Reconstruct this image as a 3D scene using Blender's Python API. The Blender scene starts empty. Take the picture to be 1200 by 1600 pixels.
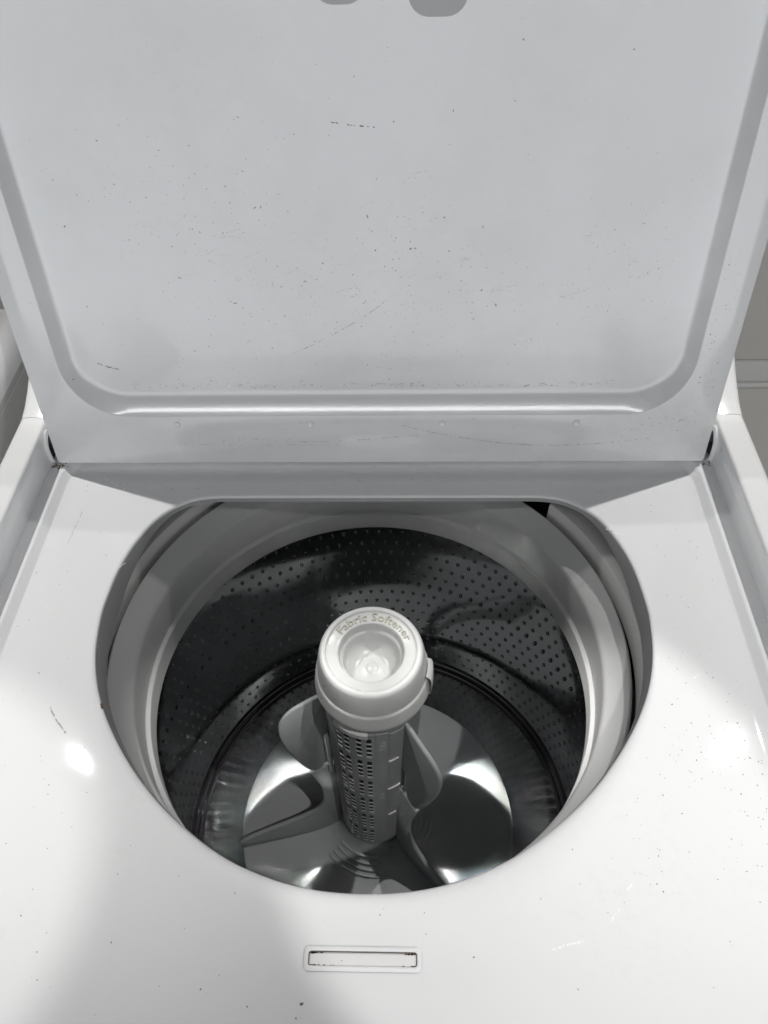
import bpy, bmesh, math, random
from mathutils import Vector, Matrix
from mathutils.bvhtree import BVHTree
PI = math.pi
R_ = math.radians
random.seed(7)
scn = bpy.context.scene
COL = scn.collection

# ------------------------------------------------------------------ camera
# right / up / forward of the camera in world axes (x right, y away, z up; z = 0 is the washer's deck, y = 0 the lid hinge line)
RIGHT = Vector((0.9995, 0.0199, -0.0250)); UP = Vector((0.0010, 0.7623, 0.6472)); FWD = Vector((-0.0320, 0.6469, -0.7619))
EYE = Vector((0.0302, -0.5027, 0.5345))
cam = bpy.data.cameras.new('camera'); camo = bpy.data.objects.new('camera', cam); COL.objects.link(camo)
cam.sensor_fit = 'VERTICAL'; cam.sensor_height = 24.0; cam.lens = 18.0; cam.clip_start = 0.01; cam.clip_end = 50
m = Matrix((RIGHT, UP, -FWD)).transposed().to_4x4(); m.translation = EYE
camo.matrix_world = m
scn.camera = camo

# ------------------------------------------------------------------ light
w = bpy.data.worlds.new('World'); scn.world = w; w.use_nodes = True
bg = w.node_tree.nodes['Background']; bg.inputs[0].default_value = (0.93, 0.965, 1.0, 1); bg.inputs[1].default_value = 0.03

def spot_lamp(name, loc, target, power, angle, blend, size):
    l = bpy.data.lights.new(name, 'SPOT'); l.energy = power; l.spot_size = R_(angle); l.spot_blend = blend
    l.shadow_soft_size = size; l.color = (1, 0.985, 0.96)
    o = bpy.data.objects.new(name, l); COL.objects.link(o); o.location = loc
    o.rotation_euler = (Vector(target) - Vector(loc)).to_track_quat('-Z', 'Y').to_euler()
    return o

# two recessed ceiling lamps behind the machine, one to each side
spot_lamp('ceiling_lamp', (-1.00, 0.62, 2.10), (-.285, -.13, 0), 108, 18.5, .85, .012)
spot_lamp('ceiling_lamp', (0.98, 0.65, 2.10), (.285, -.13, 0), 102, 18.5, .85, .012)
spot_lamp('ceiling_lamp', (-1.00, 0.62, 2.10), (-.6, .4, 0), 30, 125, .5, .012)
spot_lamp('ceiling_lamp', (0.98, 0.65, 2.10), (.8, .6, 0), 30, 125, .5, .012)
# unseen front spots, beams cut so the gap between pools imitates the photographer's shadow
spot_lamp('shaped_spot', (.63, -.97, 2.0), (.118, -.32, 0), 88, 9.4, .14, .015)
spot_lamp('shaped_spot', (-.75, -.985, 2.2), (-.345, -.385, 0), 78, 8.3, .18, .02)
spot_lamp('shaped_spot', (-.90, -.78, 2.0), (.080, -.225, 0), 480, 3.5, .3, .035)  # this and the next are added to throw bright patches into the basket
spot_lamp('shaped_spot', (.90, -.80, 2.0), (-.070, -.235, 0), 330, 3.7, .3, .035)
# added fill light behind the camera, low and wide, to brighten the lid
fill = bpy.data.lights.new('lid_fill', 'AREA'); fill.shape = 'RECTANGLE'; fill.size = 5.0; fill.size_y = 2.0; fill.energy = 56; fill.color = (.95, .975, 1)
wo = bpy.data.objects.new('lid_fill', fill); COL.objects.link(wo); wo.location = (0, -3.2, .12); wo.rotation_euler = (R_(90), 0, 0)
# added strip light overhead, mirrored as a bright line in the lid's ledge
tb = bpy.data.lights.new('ledge_strip', 'AREA'); tb.shape = 'RECTANGLE'; tb.size = 2.6; tb.size_y = .03; tb.energy = 5.5
to = bpy.data.objects.new('ledge_strip', tb); COL.objects.link(to); to.location = (0, -1.3, 1.9); to.rotation_euler = (R_(30), 0, 0)
vs = scn.view_settings; vs.view_transform = 'Standard'; vs.look = 'None'; vs.exposure = 0.0; vs.gamma = 1.0
scn.cycles.use_denoising = True
scn.cycles.max_bounces = 10; scn.cycles.glossy_bounces = 6; scn.cycles.sample_clamp_indirect = 0.0
scn.cycles.blur_glossy = 0.0

# ------------------------------------------------------------------ materials
class NT:
    def __init__(s, mat): s.t = mat.node_tree; s.n = s.t.nodes; s.l = s.t.links; s.b = s.n['Principled BSDF']
    def new(s, kind, **kw):
        n = s.n.new(kind)
        for k, v in kw.items():
            if k.startswith('i_'): n.inputs[k[2:].replace('_', ' ')].default_value = v
            else: setattr(n, k, v)
        return n
    def link(s, a, b): s.l.new(a, b)
    def obj(s, scale=(1, 1, 1)):
        tc = s.new('ShaderNodeTexCoord'); mp = s.new('ShaderNodeMapping'); mp.inputs['Scale'].default_value = scale
        s.link(tc.outputs['Object'], mp.inputs['Vector']); return mp.outputs['Vector']
    def noise(s, scale, vec, detail=4, rough=.6):
        n = s.new('ShaderNodeTexNoise'); n.inputs['Scale'].default_value = scale; n.inputs['Detail'].default_value = detail
        n.inputs['Roughness'].default_value = rough; s.link(vec, n.inputs['Vector']); return n.outputs['Fac']
    def ramp(s, fac, p0, p1, c0, c1):
        r = s.new('ShaderNodeValToRGB'); e = r.color_ramp.elements
        e[0].position = p0; e[1].position = p1; e[0].color = c0 if len(c0) == 4 else (*c0, 1); e[1].color = c1 if len(c1) == 4 else (*c1, 1)
        s.link(fac, r.inputs['Fac']); return r.outputs['Color']
    def mix(s, fac, a, b, mode='MIX'):
        n = s.new('ShaderNodeMix', data_type='RGBA', blend_type=mode)
        for k, v in ((0, fac), (6, a), (7, b)):
            if hasattr(v, 'is_linked'): s.link(v, n.inputs[k])
            else: n.inputs[k].default_value = v if k == 0 else ((*v, 1) if len(v) == 3 else v)
        return n.outputs[2]
    def bump(s, h, strength, dist):
        n = s.new('ShaderNodeBump'); n.inputs['Strength'].default_value = strength; n.inputs['Distance'].default_value = dist
        s.link(h, n.inputs['Height']); s.link(n.outputs['Normal'], s.b.inputs['Normal'])

def mat(name, color, rough=.4, metal=0., spec=.5, coat=0.):
    mt = bpy.data.materials.new(name); mt.use_nodes = True; b = mt.node_tree.nodes['Principled BSDF']
    b.inputs['Base Color'].default_value = (*color, 1); b.inputs['Roughness'].default_value = rough
    b.inputs['Metallic'].default_value = metal; b.inputs['Specular IOR Level'].default_value = spec
    b.inputs['Coat Weight'].default_value = coat; b.inputs['Coat Roughness'].default_value = .06
    return mt
def dusty(name, color, rough, dirt, amount=.5, scale=60, spec=.5, coat=0., bump=.0, big=7):
    mt = mat(name, color, rough, 0, spec, coat); t = NT(mt); v = t.obj()
    big_n = t.noise(big, v, 3); fine = t.noise(scale, v, 6, .7)
    f1 = t.ramp(big_n, .45, .75, (0, 0, 0), (amount, amount, amount)); f2 = t.ramp(fine, .5, .72, (0, 0, 0), (1, 1, 1))
    fm = t.mix(1., f1, f2, 'MULTIPLY')
    c = t.mix(fm, color, dirt); t.link(c, t.b.inputs['Base Color'])
    r = t.ramp(t.noise(big * 1.7, v, 4), .3, .8, (rough * .75,) * 3, (min(1, rough * 1.6),) * 3); t.link(r, t.b.inputs['Roughness'])
    if bump: t.bump(t.noise(900, v, 2), bump, .0003)
    return mt
M = {}
M['enamel'] = dusty('white_enamel', (.80, .805, .815), .02, (.52, .50, .46), .18, 140, .5, .0, .0)
M['lid_enamel'] = dusty('lid_enamel', (.80, .805, .812), .16, (.52, .50, .46), .30, 120, .5, .75, .0, big=5)
M['lid_enamel'].node_tree.nodes['Principled BSDF'].inputs['Coat Roughness'].default_value = .055
M['rail'] = dusty('rail_enamel', (.86, .865, .87), .12, (.6, .58, .55), .15, 140, .5, .25, .0)
_t = NT(M['lid_enamel']); _v = _t.obj((1, 1, 1)); _src = _t.b.inputs['Base Color'].links[0].from_socket
_sm = _t.ramp(_t.noise(4.5, _v, 5, .65), .42, .68, (1, 1, 1), (.90, .90, .895))
_t.link(_t.mix(1., _src, _sm, 'MULTIPLY'), _t.b.inputs['Base Color'])
M['ring'] = dusty('grey_ring_plastic', (.53, .532, .53), .5, (.42, .415, .405), .25, 90)
M['cover'] = dusty('dusty_cover_plastic', (.72, .715, .70), .55, (.82, .81, .77), .7, 160, .4, 0, .3, big=12)
M['skirt_in'] = dusty('opening_wall_plastic', (.36, .36, .36), .5, (.52, .51, .48), .7, 120, .4, 0, .2, big=14)
M['agit'] = dusty('agitator_plastic', (.30, .31, .315), .38, (.36, .36, .355), .4, 60)
M['agit_light'] = mat('agitator_bar_plastic', (.60, .61, .61), .35)
M['cap'] = dusty('dispenser_plastic', (.53, .535, .53), .33, (.40, .38, .34), .35, 240, big=40)
M['letter'] = dusty('worn_lettering', (.40, .39, .31), .5, (.30, .28, .20), .8, 300, big=90)
M['dark'] = mat('dark_void', (.012, .012, .013), .7)
M['pad_shade'] = mat('soft_shadow_grey', (.46, .46, .465), .5)  # shade put into the colour, for the soft shadows on the lid
M['tub'] = mat('tub_plastic', (.05, .05, .052), .6)
M['grime'] = mat('grime', (.19, .18, .165), .8, spec=.2)
M['faint'] = mat('faint_grime', (.40, .39, .375), .6, spec=.2)
M['chip'] = mat('bare_scuff', (.93, .94, .95), .25)
M['rust'] = dusty('rust', (.16, .10, .06), .8, (.05, .035, .03), .9, 500, .2, big=200)
M['slot_edge'] = dusty('stained_slot_edge', (.24, .21, .18), .6, (.15, .085, .05), 1.0, 300, .3, big=70)
M['hole'] = mat('hole_dark', (.01, .01, .01), .5)

def steel(name, rough, base=(.60, .61, .615)):
    mt = mat(name, base, rough, 1.0); t = NT(mt); v = t.obj((1, 1, 14))
    n = t.noise(40, v, 4); r = t.ramp(n, .3, .7, (rough * .8,) * 3, (rough * 1.25,) * 3); t.link(r, t.b.inputs['Roughness'])
    v2 = t.obj(); st = t.noise(9, v2, 3)
    t.link(t.mix(t.ramp(st, .45, .75, (0, 0, 0), (.5, .5, .5)), base, tuple(c * .72 for c in base)), t.b.inputs['Base Color'])
    t.bump(t.noise(9, v2, 2), .05, .010)
    return mt
M['steel'] = steel('brushed_steel', .065, (.42, .43, .435))
M['steel_floor'] = steel('polished_steel', .10, (.66, .67, .675))
M['seam'] = mat('seam_steel', (.20, .20, .205), .22, 1.0)

# ------------------------------------------------------------------ helpers
def tag(o, label=None, cat=None, group=None, kind=None):
    for k, v in (('label', label), ('category', cat), ('group', group), ('kind', kind)):
        if v: o[k] = v
    return o
def mk(name, verts, faces, material, parent=None, smooth=True, mats=None, midx=None, angle=None):
    me = bpy.data.meshes.new(name); me.from_pydata([tuple(v) for v in verts], [], faces); me.update()
    return mko(name, me, material, parent, smooth, mats, midx, angle)
def mko(name, me, material, parent=None, smooth=True, mats=None, midx=None, angle=None):
    for mm in (mats or [material]): me.materials.append(mm)
    if midx: me.polygons.foreach_set('material_index', midx)
    if smooth: me.polygons.foreach_set('use_smooth', [True] * len(me.polygons))
    me.update()
    if angle is not None: me.set_sharp_from_angle(angle=R_(angle))
    o = bpy.data.objects.new(name, me); COL.objects.link(o)
    if parent: o.parent = parent
    return o
def loft(rings, closed=True, cap_first=False, cap_last=False):
    n = len(rings[0]); v = [p for r in rings for p in r]; f = []
    for i in range(len(rings) - 1):
        for j in range(n if closed else n - 1):
            k = (j + 1) % n
            f.append((i * n + j, i * n + k, (i + 1) * n + k, (i + 1) * n + j))
    if cap_first: f.append(tuple(range(n - 1, -1, -1)))
    if cap_last: f.append(tuple(range((len(rings) - 1) * n, len(rings) * n)))
    return v, f
def smooth_profile(p, sub=4, sharp=()):
    # Catmull-Rom through 2D points
    out = []
    for i in range(len(p) - 1):
        a = p[max(0, i - 1)]; b = p[i]; c = p[i + 1]; d = p[min(len(p) - 1, i + 2)]
        for k in range(sub):
            t = k / sub
            out.append(tuple(.5 * (2 * b[q] + (c[q] - a[q]) * t + (2 * a[q] - 5 * b[q] + 4 * c[q] - d[q]) * t * t + (3 * b[q] - a[q] - 3 * c[q] + d[q]) * t ** 3) for q in range(2)))
    out.append(tuple(p[-1])); return out
def lathe(name, prof, ax, material, parent=None, n=160, a0=0, a1=360, angle=35, mats=None, seg_mat=None, caps=False):
    full = abs(a1 - a0) >= 359.9; cnt = n if full else n + 1
    rings = []
    for r, z in prof:
        rings.append([(ax[0] + r * math.cos(R_(a0 + (a1 - a0) * j / n)), ax[1] + r * math.sin(R_(a0 + (a1 - a0) * j / n)), z) for j in range(cnt)])
    v, f = loft(rings, full); mi = None
    if seg_mat:
        per = n; mi = [seg_mat[i // per] for i in range(len(f))]
    if caps and not full:
        k = len(rings)
        f.append(tuple(i * cnt for i in range(k))); f.append(tuple(i * cnt + cnt - 1 for i in range(k - 1, -1, -1)))
        if mi: mi += [0, 0]
    return mk(name, v, f, material, parent, True, mats, mi, angle)
def box(name, lo, hi, material, parent=None, bevel=0.):
    bm = bmesh.new(); bmesh.ops.create_cube(bm, size=1)
    for vv in bm.verts: vv.co = Vector([lo[i] + (vv.co[i] + .5) * (hi[i] - lo[i]) for i in range(3)])
    if bevel: bmesh.ops.bevel(bm, geom=bm.edges[:], offset=bevel, segments=3, profile=.5, affect='EDGES')
    me = bpy.data.meshes.new(name); bm.to_mesh(me); bm.free()
    return mko(name, me, material, parent, bool(bevel), angle=40 if bevel else None)
def empty(name, loc):
    o = bpy.data.objects.new(name, None); COL.objects.link(o); o.location = loc; o.empty_display_size = .05; return o
def rrect(hx, y0, y1, rad, n=24, m=40):
    """closed outline of a rounded rectangle, counter-clockwise, same point count whatever its size"""
    pts = []
    cs = [(hx - rad, y1 - rad, 0), (-hx + rad, y1 - rad, 90), (-hx + rad, y0 + rad, 180), (hx - rad, y0 + rad, 270)]
    for k, (cx, cy, a) in enumerate(cs):
        for i in range(n + 1): pts.append((cx + rad * math.cos(R_(a + 90 * i / n)), cy + rad * math.sin(R_(a + 90 * i / n))))
        nx = cs[(k + 1) % 4]; e = pts[-1]; s = (nx[0] + rad * math.cos(R_(nx[2])), nx[1] + rad * math.sin(R_(nx[2])))
        for i in range(1, m): pts.append((e[0] + (s[0] - e[0]) * i / m, e[1] + (s[1] - e[1]) * i / m))
    return pts

# ================================================================== setting
FLOOR_Z = -.95; WALL_Y = 1.25
M['floor'] = dusty('beige_floor', (.72, .70, .67), .35, (.50, .48, .45), .5, 30, big=3)
M['wall'] = dusty('grey_beige_wall', (.64, .62, .59), .7, (.58, .56, .535), .4, 40, .3, 0, .2, big=2)
M['white_trim'] = mat('white_trim', (.72, .72, .71), .35)
fl = box('floor', (-3, -2.2, FLOOR_Z - .05), (3, WALL_Y, FLOOR_Z), M['floor']); tag(fl, 'plain beige floor under the washing machine', 'floor', kind='structure')
wl = box('wall', (-3, WALL_Y, FLOOR_Z - .05), (3, WALL_Y + .1, 1.65), M['wall']); tag(wl, 'plain grey beige wall behind the washing machine', 'wall', kind='structure')
box('baseboard', (-3, WALL_Y - .014, FLOOR_Z), (3, WALL_Y - .0005, FLOOR_Z + .085), M['white_trim'], wl, .003)
box('shoe_moulding', (-3, WALL_Y - .026, FLOOR_Z + .0005), (3, WALL_Y - .0145, FLOOR_Z + .016), M['white_trim'], wl, .004)

# ================================================================== washing machine
WM = empty('washing_machine', (0, 0, FLOOR_Z))
tag(WM, 'white top loading washing machine, lid open, grey agitator in a steel basket', 'washing machine')
ROOT = WM
WM.location = (0, 0, 0)
AX = (-.006, -.16)

# --- opening outline (half), mirrored
half = [(0, -.0265), (.06, -.0265), (.12, -.0266), (.158, -.0275), (.180, -.0345), (.2005, -.052), (.2145, -.0785), (.2230, -.108), (.2265, -.142), (.2262, -.165),
        (.2210, -.1985), (.2090, -.2315), (.1885, -.2650), (.1600, -.2985), (.1265, -.3265), (.0885, -.3485), (.0450, -.3620), (0, -.3660)]
loop = half + [(-x, y) for x, y in half[-2:0:-1]]
def cr_closed(p, sub):
    out = []; n = len(p)
    for i in range(n):
        a, b, c, d = p[i - 1], p[i], p[(i + 1) % n], p[(i + 2) % n]
        for k in range(sub):
            t = k / sub
            out.append(tuple(.5 * (2 * b[q] + (c[q] - a[q]) * t + (2 * a[q] - 5 * b[q] + 4 * c[q] - d[q]) * t * t + (3 * b[q] - a[q] - 3 * c[q] + d[q]) * t ** 3) for q in (0, 1)))
    return out
def by_angle(pts, c, N):
    """radius of a star-shaped outline at N even angles round c"""
    pl = sorted((math.atan2(y - c[1], x - c[0]) % (2 * PI), x, y) for x, y in pts)
    out = []
    for j in range(N):
        th = 2 * PI * j / N; d = (math.cos(th), math.sin(th)); best = None
        k = 0
        while k < len(pl) and pl[k][0] < th: k += 1
        a = pl[k - 1]; b = pl[k % len(pl)]
        ex, ey = b[1] - a[1], b[2] - a[2]; px, py = a[1] - c[0], a[2] - c[1]
        den = d[0] * ey - d[1] * ex
        out.append((px * ey - py * ex) / den if abs(den) > 1e-12 else math.hypot(px, py))
    return out
N = 480; HC = (.0015, -.185)
H = by_angle(cr_closed(loop, 10), HC, N)
D = by_angle(rrect(.2950, -.424, .034, .050), HC, N)
D1 = by_angle(rrect(.2965, -.4255, .0355, .051), HC, N)
D2 = by_angle(rrect(.3005, -.4285, .0385, .053), HC, N)
D3 = by_angle(rrect(.3022, -.4297, .0400, .054), HC, N)
def outer(off):
    pts = [(.3130 + off, .075 + off), (-.3130 - off, .075 + off)]
    for i in range(81):
        x = -(.3130 + off) + 2 * (.3130 + off) * i / 80
        pts.append((x, -.4545 - off + .25 * x * x if abs(x) < .27 else -.4545 - off + .25 * x * x + 2.5 * (abs(x) - .27) ** 2))
    dense = []
    for i in range(len(pts)):
        a, b = pts[i], pts[(i + 1) % len(pts)]
        for k in range(30 if i < 2 or i == len(pts) - 1 else 3): 
            q = 30 if i < 2 or i == len(pts) - 1 else 3
            dense.append((a[0] + (b[0] - a[0]) * k / q, a[1] + (b[1] - a[1]) * k / q))
    return by_angle(dense, HC, N)
O0, O1, O2, O3 = outer(0), outer(.004), outer(.0075), outer(.0090)
rings = []
def ring(rs, zs): rings.append([(HC[0] + rs[j] * math.cos(2 * PI * j / N), HC[1] + rs[j] * math.sin(2 * PI * j / N), zs[j] if hasattr(zs, '__len__') else zs) for j in range(N)])
front = [max(0., -math.sin(2 * PI * j / N)) ** 1.5 for j in range(N)]
back = [min(1., max(0., (math.sin(2 * PI * j / N) - .25) / .35)) for j in range(N)]
LR = [.003 + .029 * f for f in front]          # width of the rolled lip, wider towards the front
LZ = [.0025 + .0145 * f for f in front]
ring(H, [-.0310 + .022 * b for b in back]); ring(H, [-.022 + .0155 * b for b in back])
for i in range(9):
    a = i / 8 * PI / 2
    ring([H[j] + LR[j] * (1 - math.cos(a)) for j in range(N)], [-.0035 - LZ[j] * (1 - math.sin(a)) for j in range(N)])
for k in (.15, .35, .6, .85, 1.):
    ring([H[j] + LR[j] + (D[j] - H[j] - LR[j]) * k for j in range(N)], -.0035 + .0035 * k)
fs = [1 - 1.0 * min(1., max(0., (-math.sin(2 * PI * j / N) - .25) / .35)) for j in range(N)]     # the step dies out along the front
def rz(z): return [q * z for q in fs]
ring(D1, rz(.0006)); ring(D2, rz(.0066)); ring(D3, rz(.0075))
ring([D3[j] + (O0[j] - D3[j]) * .5 for j in range(N)], rz(.0076))
ring(O0, rz(.0076)); ring(O1, [z - .0008 for z in rz(.0076)]); ring(O2, [z - .0041 for z in rz(.0076)]); ring(O3, -.009); ring(O3, -.06)
v, f = loft(rings)
per = N
midx = [1 if i // per < 1 else 0 for i in range(len(f))]
deck = mk('top_panel', v, f, None, ROOT, True, [M['enamel'], M['skirt_in']], midx, 40)
bvh_deck = BVHTree.FromPolygons([Vector(p) for p in v], f)
# grey plastic collar lining the opening just under the rolled edge
cr = []
for dr, z in ((-.0004, -.0062), (-.0010, -.0076), (-.0012, -.0320), (.0030, -.0327)):
    cr.append([(HC[0] + (H[j] + dr) * math.cos(2 * PI * j / N), HC[1] + (H[j] + dr) * math.sin(2 * PI * j / N), max(z, -.0320 + .022 * back[j]) - (.010 * front[j] if z > -.02 else 0) if z < -.02 else z - .022 * front[j]) for j in range(N)])
v, f = loft(cr); mk('opening_collar', v, f, M['skirt_in'], ROOT, True, angle=40)

# --- cabinet
def cabinet():
    o = rrect(.3425, -.462, .245, .02, 6, 4)
    v, f = loft([[(x, y, FLOOR_Z + .02) for x, y in o], [(x, y, -.012) for x, y in o]], True, True, False)
    return mk('cabinet', v, f, M['enamel'], ROOT, True, angle=30)
cabinet()
for sx in (-1, 1):
    for y in (-.42, .2):
        lathe('levelling_foot', [(.0, FLOOR_Z), (.018, FLOOR_Z), (.018, FLOOR_Z + .012), (.006, FLOOR_Z + .014), (.006, FLOOR_Z + .03)], (sx * .3, y), M['tub'], ROOT, 16)

# --- side rails and console end caps
def rail_section(dz=0., dr=0.):
    p = [(.3150, -.02), (.3146, .030)]
    for i in range(6): a = PI - PI / 2 * i / 5; p.append((.3176 + .003 * math.cos(a), .0390 + .003 * math.sin(a)))
    p.append((.330, .0424))
    for i in range(8): a = PI / 2 - PI / 2 * i / 7; p.append((.3345 + .008 * math.cos(a), .0340 + .008 * math.sin(a)))
    p += [(.3432, .015), (.3437, -.02)]
    return [(x, z + dz if z > .0 else z) for x, z in p]
for sx in (-1, 1):
    def extrude(name, ys, mat_):
        rs = [[(sx * x, y, z) for x, z in rail_section(dz)] for y, dz in ys]
        if sx > 0: rs = rs[::-1]
        v, f = loft(rs, True, True, True)
        return mk(name, v, f, mat_, ROOT, True, angle=35)
    extrude('side_rail', [(-.447, -.006), (-.44, -.002), (-.42, 0), (.0335, 0)], M['rail'])
    ec = []
    for i in range(15):
        t = i / 14; ec.append((.0343 + .21 * t, .145 * (t ** 1.35)))
    extrude('console_end_cap', ec, M['rail'])
    # hinge boss on the inner face of the rail
    hb = []
    for r, xx in ((.0215, .0), (.0215, -.0022), (.0200, -.0034), (.0180, -.0034), (.0165, -.0020), (.0165, -.0002), (.0, -.0002)):
        hb.append([(sx * (.3146 + xx), .0195 + r * .62 * math.cos(2 * PI * j / 40), .016 + r * 1.05 * math.sin(2 * PI * j / 40)) for j in range(40)])
    v, f = loft(hb if sx < 0 else hb[::-1])
    mi = [1 if (i // 40 >= 4 if sx < 0 else i // 40 < 2) else 0 for i in range(len(f))]
    hbo = mk('hinge_boss', v, f, None, ROOT, True, [M['enamel'], M['dark']], mi, 40)
    box('hinge_pin', (sx * .3145 if sx < 0 else .300, .012, .014), (-.300 if sx < 0 else .3145, .020, .022), M['dark'], hbo, .001)

# console behind the lid
pr = [(.085, .0), (.14, .075), (.20, .135), (.240, .160), (.243, .0)]
v, f = loft([[(x, y, z) for y, z in pr] for x in (-.3140, .3140)], True, True, True)
mk('console', v, f, M['enamel'], ROOT, False)

# --- lid (plane leaning back 10.7 degrees; s runs up the lid, d into it)
LEAN = R_(10.7); EU = Vector((0, math.sin(LEAN), math.cos(LEAN))); EN = Vector((0, -math.cos(LEAN), math.sin(LEAN)))
def lp(x, s, d=0.): return Vector((x, 0, 0)) + EU * s + EN * d       # d > 0 comes out towards the open side
LO = Vector((0, -.0002, .0002))
S0, S1, LX = .0122, .456, .305
def lr(hx, s0, s1, rad, d): return [LO + lp(x, s, d) for x, s in rrect(hx, s0, s1, rad, 16, 24)]
rs = [lr(LX - .02, S0 + .02, S1 - .02, .004, -.021), lr(LX - .004, S0 + .004, S1 - .004, .008, -.020), lr(LX, S0, S1, .006, -.016), lr(LX, S0, S1, .0025, -.0016), lr(LX - .0004, S0 + .0004, S1 - .0004, .0025, -.0004), lr(LX - .0014, S0 + .0014, S1 - .0014, .0025, 0)]
RX, RS0, RS1, RR = .2755, .0640, .418, .052
rs.append(lr(RX + .001, RS0 - .001, RS1 + .001, RR + .001, 0))
for e, d in ((0, -.0002), (.0006, -.0007), (.0040, -.0033), (.0080, -.0064), (.0112, -.0087), (.0130, -.0099), (.0152, -.0110), (.0178, -.0117), (.0205, -.0119)):
    rs.append(lr(RX - e * .58, RS0 + e, RS1 - e, max(.02, RR - e * .55), d))
v, f = loft(rs, True, True, True)
lid = mk('lid', v, f, M['lid_enamel'], ROOT, True, angle=50)
for x in (-.1818, -.0592, .0608, .1815):      # weld dimples along the hinge edge
    ds = []
    for r, d in ((.0034, .0001), (.0030, .0007), (.0024, .0008), (.0018, .0002), (.0, .0001)):
        ds.append([LO + lp(x + r * math.cos(2 * PI * j / 20), .0552 + r * math.sin(2 * PI * j / 20), d) for j in range(20)])
    v, f = loft(ds); mk('weld_dimple', v, f, M['lid_enamel'], lid, True)
for x0, x1, s0 in ((-.0335, .0035, .3735), (.0300, .0700, .3655)):    # raised grey shapes imitating soft shadows near the lid's front edge
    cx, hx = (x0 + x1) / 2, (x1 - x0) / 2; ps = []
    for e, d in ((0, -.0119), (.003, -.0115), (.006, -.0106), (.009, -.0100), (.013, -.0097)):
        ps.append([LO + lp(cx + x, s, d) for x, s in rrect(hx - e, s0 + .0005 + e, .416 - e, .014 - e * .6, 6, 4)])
    v, f = loft(ps, True, False, True); mk('lid_shadow_pad', v, f, M['pad_shade'], lid, True)

# --- grime, scuffs and scratches: flat marks lying on the enamel
def flecks(name, pts, material, parent, place):
    v, f = [], []
    for (a, b, r, el, an) in pts:
        n = 6; base = len(v)
        for j in range(n):
            t = 2 * PI * j / n; rr = r * random.uniform(.6, 1.15)
            x, y = rr * el * math.cos(t), rr * math.sin(t)
            v.append(place(a + x * math.cos(an) - y * math.sin(an), b + x * math.sin(an) + y * math.cos(an)))
        f.append(tuple(range(base, base + n)))
    o = mk(name, v, f, material, parent, False); o['kind'] = 'stuff'; return o
def lid_place(x, s):
    inside = abs(x) < RX - .02 and s > RS0 + .02
    return LO + lp(x, s, -.01175 if inside else .00012)
def deck_place(x, y):
    h = bvh_deck.ray_cast(Vector((x, y, .2)), Vector((0, 0, -1)))
    return (h[0] + h[1] * (.00015 if h[1].z > 0 else -.00015)) if h[0] else Vector((x, y, 0))
def stroke(p, wdt, gap, jit=.0004, sub=26):
    out = []
    q = smooth_profile(p, sub)
    for i in range(len(q) - 1):
        if random.random() < gap: continue
        a, b = q[i], q[i + 1]; L = math.hypot(b[0] - a[0], b[1] - a[1])
        out.append(((a[0] + b[0]) / 2 + random.uniform(-jit, jit) * .3, (a[1] + b[1]) / 2 + random.uniform(-jit, jit) * .3, wdt * random.uniform(.5, 1.2), max(1, L * .62 / wdt), math.atan2(b[1] - a[1], b[0] - a[0])))
    return out
def ok_lid(x, s):
    if not (.016 < s < .42 and abs(x) < .300): return False
    bx = RX - abs(x); bs = s - RS0
    return not (-.003 < min(bx, bs) < .0245) and not (abs(x) > .22 and 0 < bs < .075 and bx > 0)
dk, ft = [], []
for cx, cs, sx, ss, n in ((-.17, .25, .05, .035, 55), (-.10, .24, .05, .04, 60), (-.06, .165, .045, .03, 70), (.02, .20, .03, .03, 60), (.10, .17, .08, .03, 80), (.22, .21, .03, .03, 35), (.285, .155, .008, .03, 30), (.285, .105, .008, .02, 20), (.27, .06, .02, .01, 24), (0, .2, .17, .08, 130), (-.2, .12, .05, .05, 20), (.2, .045, .08, .012, 16), (-.15, .04, .1, .014, 16)):
    for i in range(int(n * 1.7)):
        x, s = random.gauss(cx, sx), random.gauss(cs, ss)
        if not ok_lid(x, s): continue
        r = random.choice((.00025, .0003, .0004, .0005)); an = random.uniform(0, PI); el = random.choice((1, 1, 1.4, 2.5))
        (dk if random.random() < .16 else ft).append((x, s, r * (.85 if random.random() < .93 else 1.5), el, an))
for x, s, r in ((.032, .211, .0012), (.0355, .2112, .0008), (.058, .235, .0009), (.004, .21, .001), (-.265, .103, .0009), (-.24, .232, .001), (-.24, .165, .0007), (.09, .176, .0009), (-.158, .215, .0008), (.183, .345, .0009), (.108, .352, .0008)):
    dk.append((x, s, r * .72, 1.3, .6))
dk += stroke([(-.078, .1165), (-.045, .132), (-.01, .152), (.012, .168)], .00028, .45)
dk += stroke([(-.026, .3035), (-.012, .3012), (.006, .2995)], .0005, .6, sub=8)
dk += stroke([(.025, .0535), (.06, .044), (.12, .0335), (.185, .0315), (.25, .0385)], .00022, .25)
dk += stroke([(-.125, .0405), (-.05, .0360), (.05, .0440)], .00022, .35)
dk += stroke([(-.245, .112), (-.235, .108), (-.226, .106)], .0006, .4, sub=6)
ft += stroke([(-.20, .0345), (-.12, .033), (-.03, .032)], .0002, .5)
for i in range(150):
    ft.append((random.uniform(-.22, .22), .0862 + abs(random.gauss(0, .003)), random.choice((.0003, .0004, .0005)), random.choice((1, 2, 3)), random.gauss(0, .2)))
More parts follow.
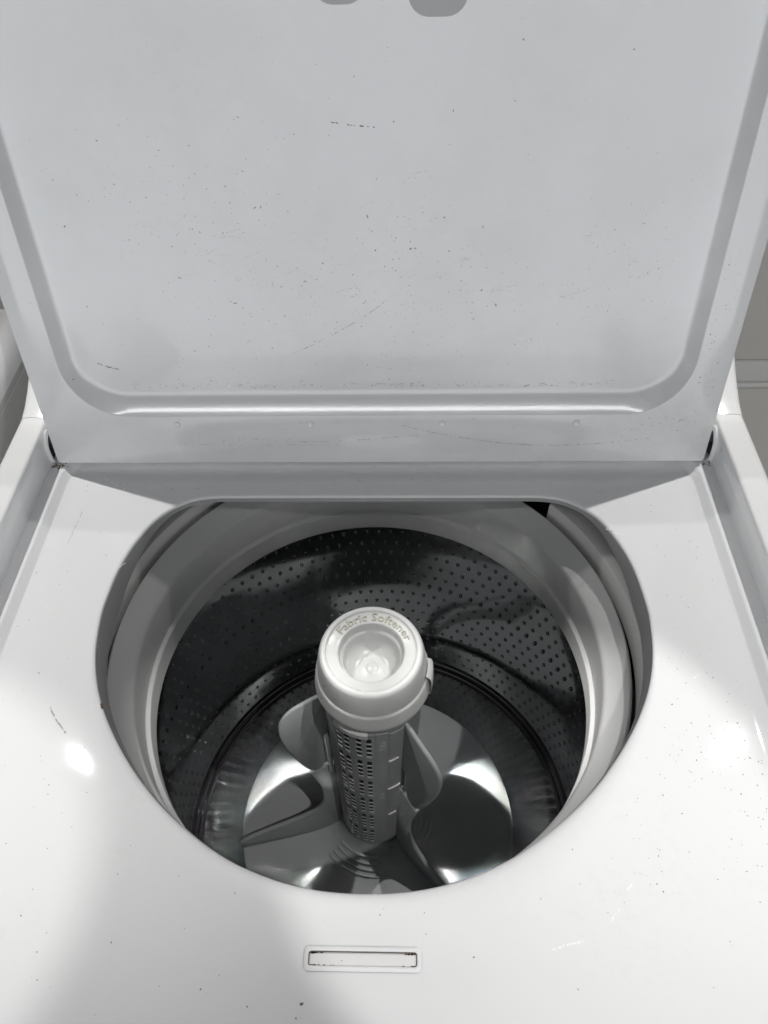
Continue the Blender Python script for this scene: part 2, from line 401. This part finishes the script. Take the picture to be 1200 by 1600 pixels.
for cx, cs, L, n in ((-.20, .26, .02, 5), (-.12, .20, .03, 7), (-.06, .17, .025, 6), (.05, .215, .03, 6), (.12, .165, .03, 7), (.2, .2, .02, 5), (.0, .105, .05, 5)):
    for i in range(n):                                   # fine hairline scuffs in clusters
        a = random.uniform(-.5, .5); x0, q0 = random.gauss(cx, .025), random.gauss(cs, .02); l = random.uniform(.3, 1) * L
        ft += stroke([(x0, q0), (x0 + l * .5 * math.cos(a), q0 + l * .5 * math.sin(a) + random.gauss(0, .001)), (x0 + l * math.cos(a), q0 + l * math.sin(a))], .00016, .45, sub=8)
ft = [q for q in ft if ok_lid(q[0], q[1]) or .0855 < q[1] < .1]
flecks('grime_flecks', dk, M['grime'], lid, lid_place); flecks('faint_flecks', ft, M['faint'], lid, lid_place)
ch = stroke([(.118, .134), (.132, .1305), (.148, .128)], .0007, .3, sub=10) + [(-.131, .0885, .0009, 1.4, .2), (.135, .0605, .0008, 1.6, .3), (-.03, .089, .0006, 3, .1)]
flecks('chips', ch, M['chip'], lid, lid_place)
dk, ft, ch = [], [], []
def in_deck(x, y):
    if not (-.44 < y < -.005 and abs(x) < .311): return False
    th = math.atan2(y - HC[1], x - HC[0]) % (2 * PI); j = int(th / (2 * PI) * N) % N
    return math.hypot(x - HC[0], y - HC[1]) > H[j] + .012
for cx, cy, sx, sy, n in ((.25, -.27, .03, .05, 150), (.2, -.33, .04, .04, 60), (-.25, -.2, .04, .09, 60), (-.2, -.35, .06, .05, 40), (0, -.40, .15, .02, 30), (.26, -.1, .03, .06, 30), (-.26, -.08, .03, .05, 22), (.0, -.012, .15, .006, 24)):
    for i in range(n):
        x, y = random.gauss(cx, sx), random.gauss(cy, sy)
        if in_deck(x, y): (dk if random.random() < .4 else ft).append((x, y, random.choice((.0002, .0003, .0004, .0005)), random.choice((1, 1, 1.6)), random.uniform(0, PI)))
dk += [(-.0275 - .006, -.4315, .0009, 1.5, .3), (-.095, -.425, .0006, 1, 0), (-.195, -.018, .0007, 1, 0), (-.2, -.0165, .0005, 1, 0)]
ft += stroke([(-.243, -.243), (-.236, -.252), (-.2255, -.2625)], .0008, .1, sub=10) + stroke([(-.272, -.045), (-.2735, -.065), (-.275, -.085)], .0004, .3)
ch += stroke([(-.262, -.005), (-.248, -.014), (-.236, -.020)], .0013, .15, sub=12) + stroke([(-.243, -.0125), (-.233, -.0185), (-.226, -.0205)], .0009, .3, sub=10)
ch += stroke([(.205, -.069), (.213, -.0705), (.221, -.073)], .0006, .2, sub=10) + stroke([(.118, -.4005), (.128, -.3975), (.138, -.3955)], .0010, .2, sub=10) + stroke([(.157, -.384), (.160, -.380), (.164, -.376)], .0005, .3, sub=8)
ch += stroke([(-.222, -.112), (-.219, -.109), (-.2165, -.107)], .0006, .2, sub=6) + stroke([(.170, -.366), (.174, -.362)], .0006, .2, sub=6) + stroke([(.245, -.217), (.251, -.213), (.256, -.21)], .0005, .3, sub=6) + stroke([(.238, -.09), (.243, -.095)], .0006, .2, sub=6)
flecks('grime_flecks', dk, M['grime'], deck, deck_place); flecks('faint_flecks', ft, M['faint'], deck, deck_place); flecks('chips', ch, M['chip'], deck, deck_place)
# rust bleeding in the two hinge corners and one brown bug-like rust spot on the opening's edge
def lumps(name, pts, material, parent):
    bm = bmesh.new()
    for (x, y, z, r) in pts:
        bmesh.ops.create_icosphere(bm, subdivisions=1, radius=r, matrix=Matrix.Translation((x, y, z)) @ Matrix.Diagonal((random.uniform(.7, 1.3), random.uniform(.7, 1.3), .5, 1)))
    me = bpy.data.meshes.new(name); bm.to_mesh(me); bm.free(); return mko(name, me, material, parent)
for sx in (-1, 1):
    lumps('rust_spot', [(sx * (.3125 - abs(random.gauss(0, .006))), .0035 + random.gauss(0, .0022), .0076, random.uniform(.0003, .0009)) for i in range(60 if sx < 0 else 24)], M['rust'] if sx < 0 else M['grime'], deck)
lumps('rust_spot', [(-.2055 + random.uniform(-.002, .001), -.2405 + random.uniform(-.003, .003), -.006, .0016) for i in range(6)], M['rust'], deck)

# --- slot in the front of the deck with its plug
def flat_plate(name, hx, y0, y1, rad, z0, z1, material, parent, cx=0):
    o = rrect(hx, y0, y1, rad, 6, 4)
    v, f = loft([[(cx + x, y, z0) for x, y in o], [(cx + x, y, z1) for x, y in o]], True, False, True)
    return mk(name, v, f, material, parent, True, angle=30)
SX, SHX, SY0, SY1 = .0018, .0335, -.4116, -.4032
bm = bmesh.new(); bm.from_mesh(deck.data)
def near_slot(fc): c = fc.calc_center_median(); return abs(c.x - SX) < SHX + .02 and SY0 - .02 < c.y < SY1 + .02 and c.z > -.012
for co, no in (((SX - SHX, 0, 0), (1, 0, 0)), ((SX + SHX, 0, 0), (1, 0, 0)), ((0, SY0, 0), (0, 1, 0)), ((0, SY1, 0), (0, 1, 0))):
    fs_ = [fc for fc in bm.faces if near_slot(fc)]
    bmesh.ops.bisect_plane(bm, geom=list({e for fc in fs_ for e in fc.edges}) + fs_ + list({q for fc in fs_ for q in fc.verts}), plane_co=co, plane_no=no)
kill = [fc for fc in bm.faces if near_slot(fc) and abs(fc.calc_center_median().x - SX) < SHX - 1e-5 and SY0 + 1e-5 < fc.calc_center_median().y < SY1 - 1e-5]
bmesh.ops.delete(bm, geom=kill, context='FACES'); bm.to_mesh(deck.data); bm.free()
deck.data.set_sharp_from_angle(angle=R_(40))
def slot_ring(e, z, r): return [(SX + x, y, z) for x, y in rrect(SHX - e, SY0 + e, SY1 - e, r, 6, 4)]
v, f = loft([slot_ring(.0001, .0002, .0016), slot_ring(.0003, -.0004, .0016), slot_ring(.0005, -.0034, .0016), slot_ring(.0012, -.0036, .0014)], True)
sl = mk('lid_strike_slot', v, f, M['slot_edge'], ROOT, True, angle=60)
v, f = loft([slot_ring(-.0026, -.0003, .0030), slot_ring(-.0019, .0004, .0028), slot_ring(-.0010, .0008, .0024), slot_ring(-.0003, .0007, .0020), slot_ring(.0002, .0001, .0016)], True)
mk('slot_rim', v, f, M['enamel'], sl, True)
grit = [(SX + random.choice((-1, 1)) * (SHX - abs(random.gauss(0, .006)) - .001), random.choice((SY1 - .0008, SY1 - .0011, SY0 + .0009)), random.uniform(.00025, .0006), random.uniform(1, 2.5), 0) for i in range(46)]
flecks('slot_grime', grit, M['rust'], sl, lambda x, y: Vector((x, y, -.00205)))
flat_plate('slot_plug', SHX - .0006, SY0 + .0006, SY1 - .0006, .0014, -.0060, -.0022, M['enamel'], sl, SX)

# --- tub, cover ring pieces, balance ring, basket
lathe('outer_tub', [(.262, -.058), (.268, -.07), (.268, -.56), (.0, -.57)], AX, M['tub'], ROOT, 96)
cov = [(.262, -.060), (.262, -.039), (.2600, -.0365), (.2330, -.0355), (.2315, -.0360), (.2303, -.0380), (.2295, -.0600), (.2330, -.0615), (.262, -.0615)]
lathe('tub_cover', cov, AX, M['cover'], ROOT, 90, -33, 41, 35, caps=True)
lathe('tub_cover', cov, AX, M['cover'], ROOT, 110, 112, 218, 35, caps=True)
bal = [(.2445, -.118), (.2300, -.112), (.2265, -.100), (.2255, -.056), (.2245, -.050), (.2225, -.0470), (.2215, -.0466), (.2060, -.0595), (.2040, -.0622), (.2030, -.0650), (.2042, -.1035), (.2042, -.1050),
       (.2032, -.1056), (.2018, -.1058), (.2006, -.1064), (.2002, -.1076), (.2002, -.1085), (.2008, -.1092), (.2008, -.1300), (.2014, -.1325), (.2040, -.1335), (.2445, -.1340)]
br = lathe('balance_ring', bal, AX, M['ring'], ROOT, 200, angle=28)
RB = .2445; ZF = -.5
bk = [(RB, -.118), (RB, -.22), (RB + .001, -.23), (RB + .001, -.30), (RB, -.31), (RB, -.487), (RB - .001, -.490)]
basket = lathe('basket', bk, AX, M['steel'], ROOT, 200, angle=50)
def tor(r, z, t, k=10): return [(r + t * math.cos(2 * PI * i / k), z + t * math.sin(2 * PI * i / k)) for i in range(k + 1)]
lathe('seam_bead', tor(RB - .002, -.4905, .0028), AX, M['seam'], basket, 160)
lathe('seam_bead', tor(RB - .0075, -.4965, .0028), AX, M['seam'], basket, 160)
lathe('seam_gap', [(RB, -.494), (RB - .011, -.4995), (RB - .012, -.5005)], AX, M['dark'], basket, 120)
lathe('basket_floor', [(RB - .0105, -.4998), (.20, -.5000), (.176, -.4995), (.12, -.4985), (.0, -.498)], AX, M['steel_floor'], basket, 160)
# embossed drain holes of the basket wall: too many and too small to pick apart, one joined part
def perforations():
    v, f, mi = [], [], []
    rows = 16; per = 108
    for i in range(rows):
        z = -.152 - i * .0212
        for j in range(per):
            a = 2 * PI * (j + .5 * (i % 2)) / per
            c, s = math.cos(a), math.sin(a); b = len(v); K = 8
            for rad, inn in ((.0030, .0), (.0023, .0011), (.0013, .0014), (.0009, .0008)):
                for k in range(K):
                    t = 2 * PI * k / K; u = rad * .8 * math.cos(t); w_ = rad * 1.25 * math.sin(t)
                    rr = RB - inn - (-.001 if -.30 < z < -.23 else 0)
                    v.append((AX[0] + rr * c - u * s, AX[1] + rr * s + u * c, z + w_))
            for q in range(3):
                for k in range(K):
                    f.append((b + q * K + k, b + q * K + (k + 1) % K, b + (q + 1) * K + (k + 1) % K, b + (q + 1) * K + k)); mi.append(0 if q < 2 else 1)
            f.append(tuple(b + 3 * K + k for k in range(K))); mi.append(1)
    o = mk('drain_holes', v, f, None, basket, True, [M['steel'], M['hole']], mi); o['kind'] = 'stuff'
perforations()

# --- agitator: column (part) with fins, vanes, skirt, lint filter, marks
ZB = -.475
col = [(.0460, -.095), (.0485, -.104), (.0485, -.112), (.0478, -.118), (.0463, -.20), (.04446, -.30), (.04263, -.40), (.0418, -.445), (.0435, -.458), (.0480, -.468), (.056, -.4745)]
A0 = (0, 0)
agit = lathe('agitator', col[:4] + col[7:8] + col[8:], A0, M['agit'], ROOT, 120, angle=40)
agit.location = (AX[0] + .003, AX[1], 0)
# the column leans a touch to one side towards its foot
TILT = Matrix.Translation((AX[0] + .003, AX[1], -.1)) @ Matrix.Rotation(R_(1.5), 4, 'Y') @ Matrix.Translation((0, 0, .1))
agit.matrix_local = TILT
def col_r(z):
    for (r0, z0), (r1, z1) in zip(col, col[1:]):
        if z1 <= z <= z0: return r0 + (r1 - r0) * (z - z0) / (z1 - z0)
    return .042
def pol(phi, rho, z): return Vector((rho * math.sin(R_(phi)), -rho * math.cos(R_(phi)), z))
# skirt (with a low step round its edge) is centred on the basket, so undo the lean for it
sk = [(.1755, -.4965), (.1755, -.4915), (.1745, -.4900), (.1700, -.4893), (.12, -.4868), (.085, -.4835), (.066, -.4785), (.054, -.4715), (.0470, -.4600), (.044, -.448)]
skirt = lathe('skirt', sk, (0, 0), M['agit'], agit, 160, angle=40)
skirt.matrix_parent_inverse = TILT.inverted(); skirt.location = (AX[0] - .005, AX[1], 0)
def plate(name, outline, phi, thick, parent, bend=0., taper=1.0):
    """thin radial plate from a (rho, z) outline, edges rounded"""
    o = outline; n = len(o); cx = sum(p[0] for p in o) / n; cz = sum(p[1] for p in o) / n
    d = Vector((math.sin(R_(phi)), -math.cos(R_(phi)), 0)); nn = Vector((math.cos(R_(phi)), math.sin(R_(phi)), 0)); rings_ = []
    for sh, t in ((.0016, -1.), (.0005, -.75), (0, -.3), (0, .3), (.0005, .75), (.0016, 1.)):
        rg = []
        for i, (r, z) in enumerate(o):
            a, b = o[i - 1], o[(i + 1) % n]; tx, tz = b[0] - a[0], b[1] - a[1]; L = math.hypot(tx, tz) or 1
            nx, nz = -tz / L, tx / L
            if (r - cx) * nx + (z - cz) * nz < 0 and False: nx, nz = -nx, -nz
            rr, zz = r - nx * sh * SGN, z - nz * sh * SGN
            rg.append(d * rr + Vector((0, 0, zz)) + nn * (t * thick / 2 + bend * max(0, rr - .05) ** 2))
        rings_.append(rg)
    v, f = loft(rings_, True, True, True)
    ob = mk(name, v, f, M['agit'], parent, True, angle=55)
    return ob
def area(o): return sum(o[i - 1][0] * o[i][1] - o[i][0] * o[i - 1][1] for i in range(len(o)))
fin = smooth_profile([(.046, -.124), (.054, -.1285), (.066, -.137), (.082, -.150), (.0925, -.168), (.0955, -.190), (.0935, -.215), (.0870, -.248), (.0785, -.278), (.0710, -.2940), (.0640, -.2970), (.0570, -.2900), (.0525, -.2700)], 4) + [(.0525, -.235), (.046, -.225)]
vane = smooth_profile([(.0430, -.286), (.052, -.2885), (.0640, -.2965), (.0695, -.3010), (.0715, -.3050), (.0690, -.318), (.0635, -.345), (.0620, -.375), (.0640, -.400), (.0730, -.4200), (.095, -.4370), (.127, -.4515), (.158, -.4640), (.1700, -.4700), (.1745, -.4770), (.1735, -.4855)], 4) + [(.172, -.4920), (.10, -.492), (.042, -.488)]
for phi in (-81, 42, 162):
    SGN = 1 if area(fin) > 0 else -1; SGN = -SGN
    plate('fin', fin, phi, .0048, agit, bend=1.5)
    plate('vane', vane, phi, .0060, agit, bend=.6)
    # socket post the fin slides onto
    pb = []
    for z, r in ((-.205, .0), (-.206, .0026), (-.250, .0030), (-.296, .0030)):
        c = pol(phi + 5.5, col_r(z) + .0035, z); pb.append([c + Vector((r * math.cos(2 * PI * j / 12), r * math.sin(2 * PI * j / 12), 0)) for j in range(12)])
    v, f = loft(pb); mk('fin_post', v, f, M['agit_light'], agit)
# ripples moulded into the foot of the column between the vanes
for p0, p1 in ((-50, 5), (58, 92)):
    for k in range(4):
        r0 = .0535 + .0065 * k; z0 = -.4690 - (0, .0050, .0085, .0105)[k]
        rg = []
        for i in range(25):
            ph = p0 + (p1 - p0) * i / 24; e = math.sin(PI * i / 24) ** .5
            rg.append([pol(ph, r0 + .0017 * math.cos(2 * PI * j / 8), z0 + .0026 * e * math.sin(2 * PI * j / 8)) for j in range(8)])
        v, f = loft(rg); mk('ripple', v, f, M['agit'], agit)
# lint filter window: dark slots under small pale bars, set in a thin raised panel
def curved_patch(v, f, p0, p1, z0, z1, up, n=3, edge=True):
    b = len(v)
    for z in (z0, z1):
        for i in range(n + 1): v.append(pol(p0 + (p1 - p0) * i / n, col_r(z) + up, z))
    for i in range(n): f.append((b + i, b + i + 1, b + n + 2 + i, b + n + 1 + i))
    if edge:
        c = len(v)
        for z in (z0, z1):
            for i in range(n + 1): v.append(pol(p0 + (p1 - p0) * i / n, col_r(z) - .0006, z))
        for i in range(n):
            f.append((b + i + 1, b + i, c + i, c + i + 1)); f.append((b + n + 1 + i, b + n + 2 + i, c + n + 2 + i, c + n + 1 + i))
        f.append((b, b + n + 1, c + n + 1, c)); f.append((b + n, c + n, c + 2 * n + 1, b + 2 * n + 1))
v, f = [], []
curved_patch(v, f, -47, 3.5, -.124, -.4445, .0005, 14)
filt = mk('lint_filter', v, f, M['agit'], agit, True, angle=40)
sv, sf, bv, bf = [], [], [], []
for c0 in (-40.5, -29.5, -14.5, -3.0):
    wd = 5.6
    for g in range(6):
        zt = -.1335 - g * .0528
        curved_patch(sv, sf, c0 - wd / 2, c0 + wd / 2, zt, zt - .0450, .00075, 2, False)
        for k in range(1, 5):
            zb = zt - k * .0103
            h = .0012 if k < 4 else .0024
            curved_patch(bv, bf, c0 - wd / 2 - .1, c0 + wd / 2 + .1, zb + h, zb - h, .0010, 2)
so = mk('filter_slots', sv, sf, M['hole'], agit); so['kind'] = 'stuff'
bo = mk('filter_bars', bv, bf, M['agit_light'], agit, True, angle=40); bo['kind'] = 'stuff'
v, f = [], []; curved_patch(v, f, -45, -4, -.1215, -.1290, .0034, 12); mk('filter_tab', v, f, M['cap'], agit, True, angle=40)
# level scale beside the filter
v, f = [], []; curved_patch(v, f, 5, 18.5, -.124, -.4445, .0004, 6); mk('scale_strip', v, f, M['agit'], agit, True, angle=40)
v, f = [], []; curved_patch(v, f, 20.5, 38.5, -.128, -.4445, .0004, 6); mk('scale_strip', v, f, M['agit'], agit, True, angle=40)
for z, p0, p1 in ((-.192, 20, 33), (-.268, 20, 38), (-.350, 22, 34)):
    v, f = [], []; curved_patch(v, f, p0, p1, z + .0011, z - .0011, .0014, 5); mk('scale_tick', v, f, M['agit_light'], agit, True, angle=40)

def text_mesh(body, size, extrude=.0):
    cu = bpy.data.curves.new('t', 'FONT'); cu.body = body; cu.size = size; cu.align_x = 'CENTER'; cu.align_y = 'CENTER'; cu.extrude = extrude; cu.resolution_u = 2
    o = bpy.data.objects.new('t', cu); COL.objects.link(o)
    dg = bpy.context.evaluated_depsgraph_get(); me = bpy.data.meshes.new_from_object(o.evaluated_get(dg))
    bpy.data.objects.remove(o); bpy.data.curves.remove(cu)
    return me
for body, z, size in (('MAX', -.150, .010), ('MAX', -.283, .009)):
    me = text_mesh(body, size)
    for vv in me.vertices:
        x, y = vv.co.x, vv.co.y                      # lettering runs down the strip
        zz = z - x; r = col_r(zz) + .0012
        vv.co = pol(11.7 + math.degrees(y / r), r, zz)
    mko('scale_lettering', me, M['agit_light'], agit, False)

# --- dispenser cup sitting on the agitator: lifts off, so a thing of its own
DISP = empty('fabric_softener_dispenser', (AX[0] + .0032, AX[1], -.1))
tag(DISP, 'pale grey round softener dispenser cup reading Fabric Softener on top of the agitator', 'dispenser')
ZT = -.0545
cup = [(.0470, -.1060), (.0520, -.1056), (.0534, -.1048), (.0537, -.1034), (.0532, -.1000), (.0522, -.0925), (.0514, -.0872), (.0509, -.0852), (.0499, -.0843), (.0496, -.0836)]
cup += smooth_profile([(.0496, -.0834), (.0492, -.0780), (.0480, -.0680), (.0467, -.0605), (.0456, -.0568), (.0438, -.0548), (.0418, -.0543), (.0402, -.0550), (.0390, -.0562), (.0345, -.0575), (.0306, -.0584), (.0294, -.0590), (.0288, -.0602), (.0284, -.0640), (.0280, -.0670), (.0262, -.0682), (.0252, -.0700), (.0240, -.0790), (.0205, -.0850), (.0140, -.0885), (.0070, -.0880), (.0040, -.0868), (.0002, -.0862)], 4)
c0 = lathe('cup', [(r, z + .1) for r, z in cup], (0, 0), M['cap'], DISP, 120, angle=38)
# clip on the side
v, f = [], []
rg = []
for t in range(9):
    ph = 74 + 22 * t / 8
    rg.append([pol(ph, r, z + .1) for r, z in ((.0500, -.078), (.0535, -.0800), (.0552, -.085), (.0556, -.100), (.0548, -.1075), (.0500, -.1080))])
v, f = loft(rg, False); mk('side_clip', v, f, M['cap'], DISP, True, angle=50)
me = text_mesh('Fabric Softener', .0100, .0004)
xs = [vv.co.x for vv in me.vertices]; wd = max(xs) - min(xs); RT = .0345; span = R_(128)
for vv in me.vertices:
    x, y, z = vv.co
    a = R_(84) - x / wd * span; r = RT + y * 1.0
    zt = -.0584 + (r - .0306) * .25 + z + .0004
    vv.co = (r * math.cos(a), r * math.sin(a), zt + .1)
mko('lettering', me, M['letter'], DISP, False)

# ================================================================== neighbouring appliance on the left
NB = empty('dryer', (-.74, -.1, FLOOR_Z)); tag(NB, 'white topped grey sided appliance standing close beside the washing machine', 'dryer')
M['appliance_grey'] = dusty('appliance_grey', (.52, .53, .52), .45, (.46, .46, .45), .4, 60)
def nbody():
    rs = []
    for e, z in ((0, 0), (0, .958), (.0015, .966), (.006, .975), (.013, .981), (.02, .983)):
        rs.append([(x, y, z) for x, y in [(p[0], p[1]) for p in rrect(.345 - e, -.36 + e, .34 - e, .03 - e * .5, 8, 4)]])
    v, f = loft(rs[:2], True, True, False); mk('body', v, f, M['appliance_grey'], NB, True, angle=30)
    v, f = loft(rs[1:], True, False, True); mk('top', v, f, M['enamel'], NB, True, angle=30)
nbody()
v, f = loft([[(x, y, z) for x, y in rrect(.3455, -.3605, .3405, .03, 8, 4)] for z in (.9490, .9505)], True, False, False)
mk('top_seam', v, f, M['white_trim'], NB)
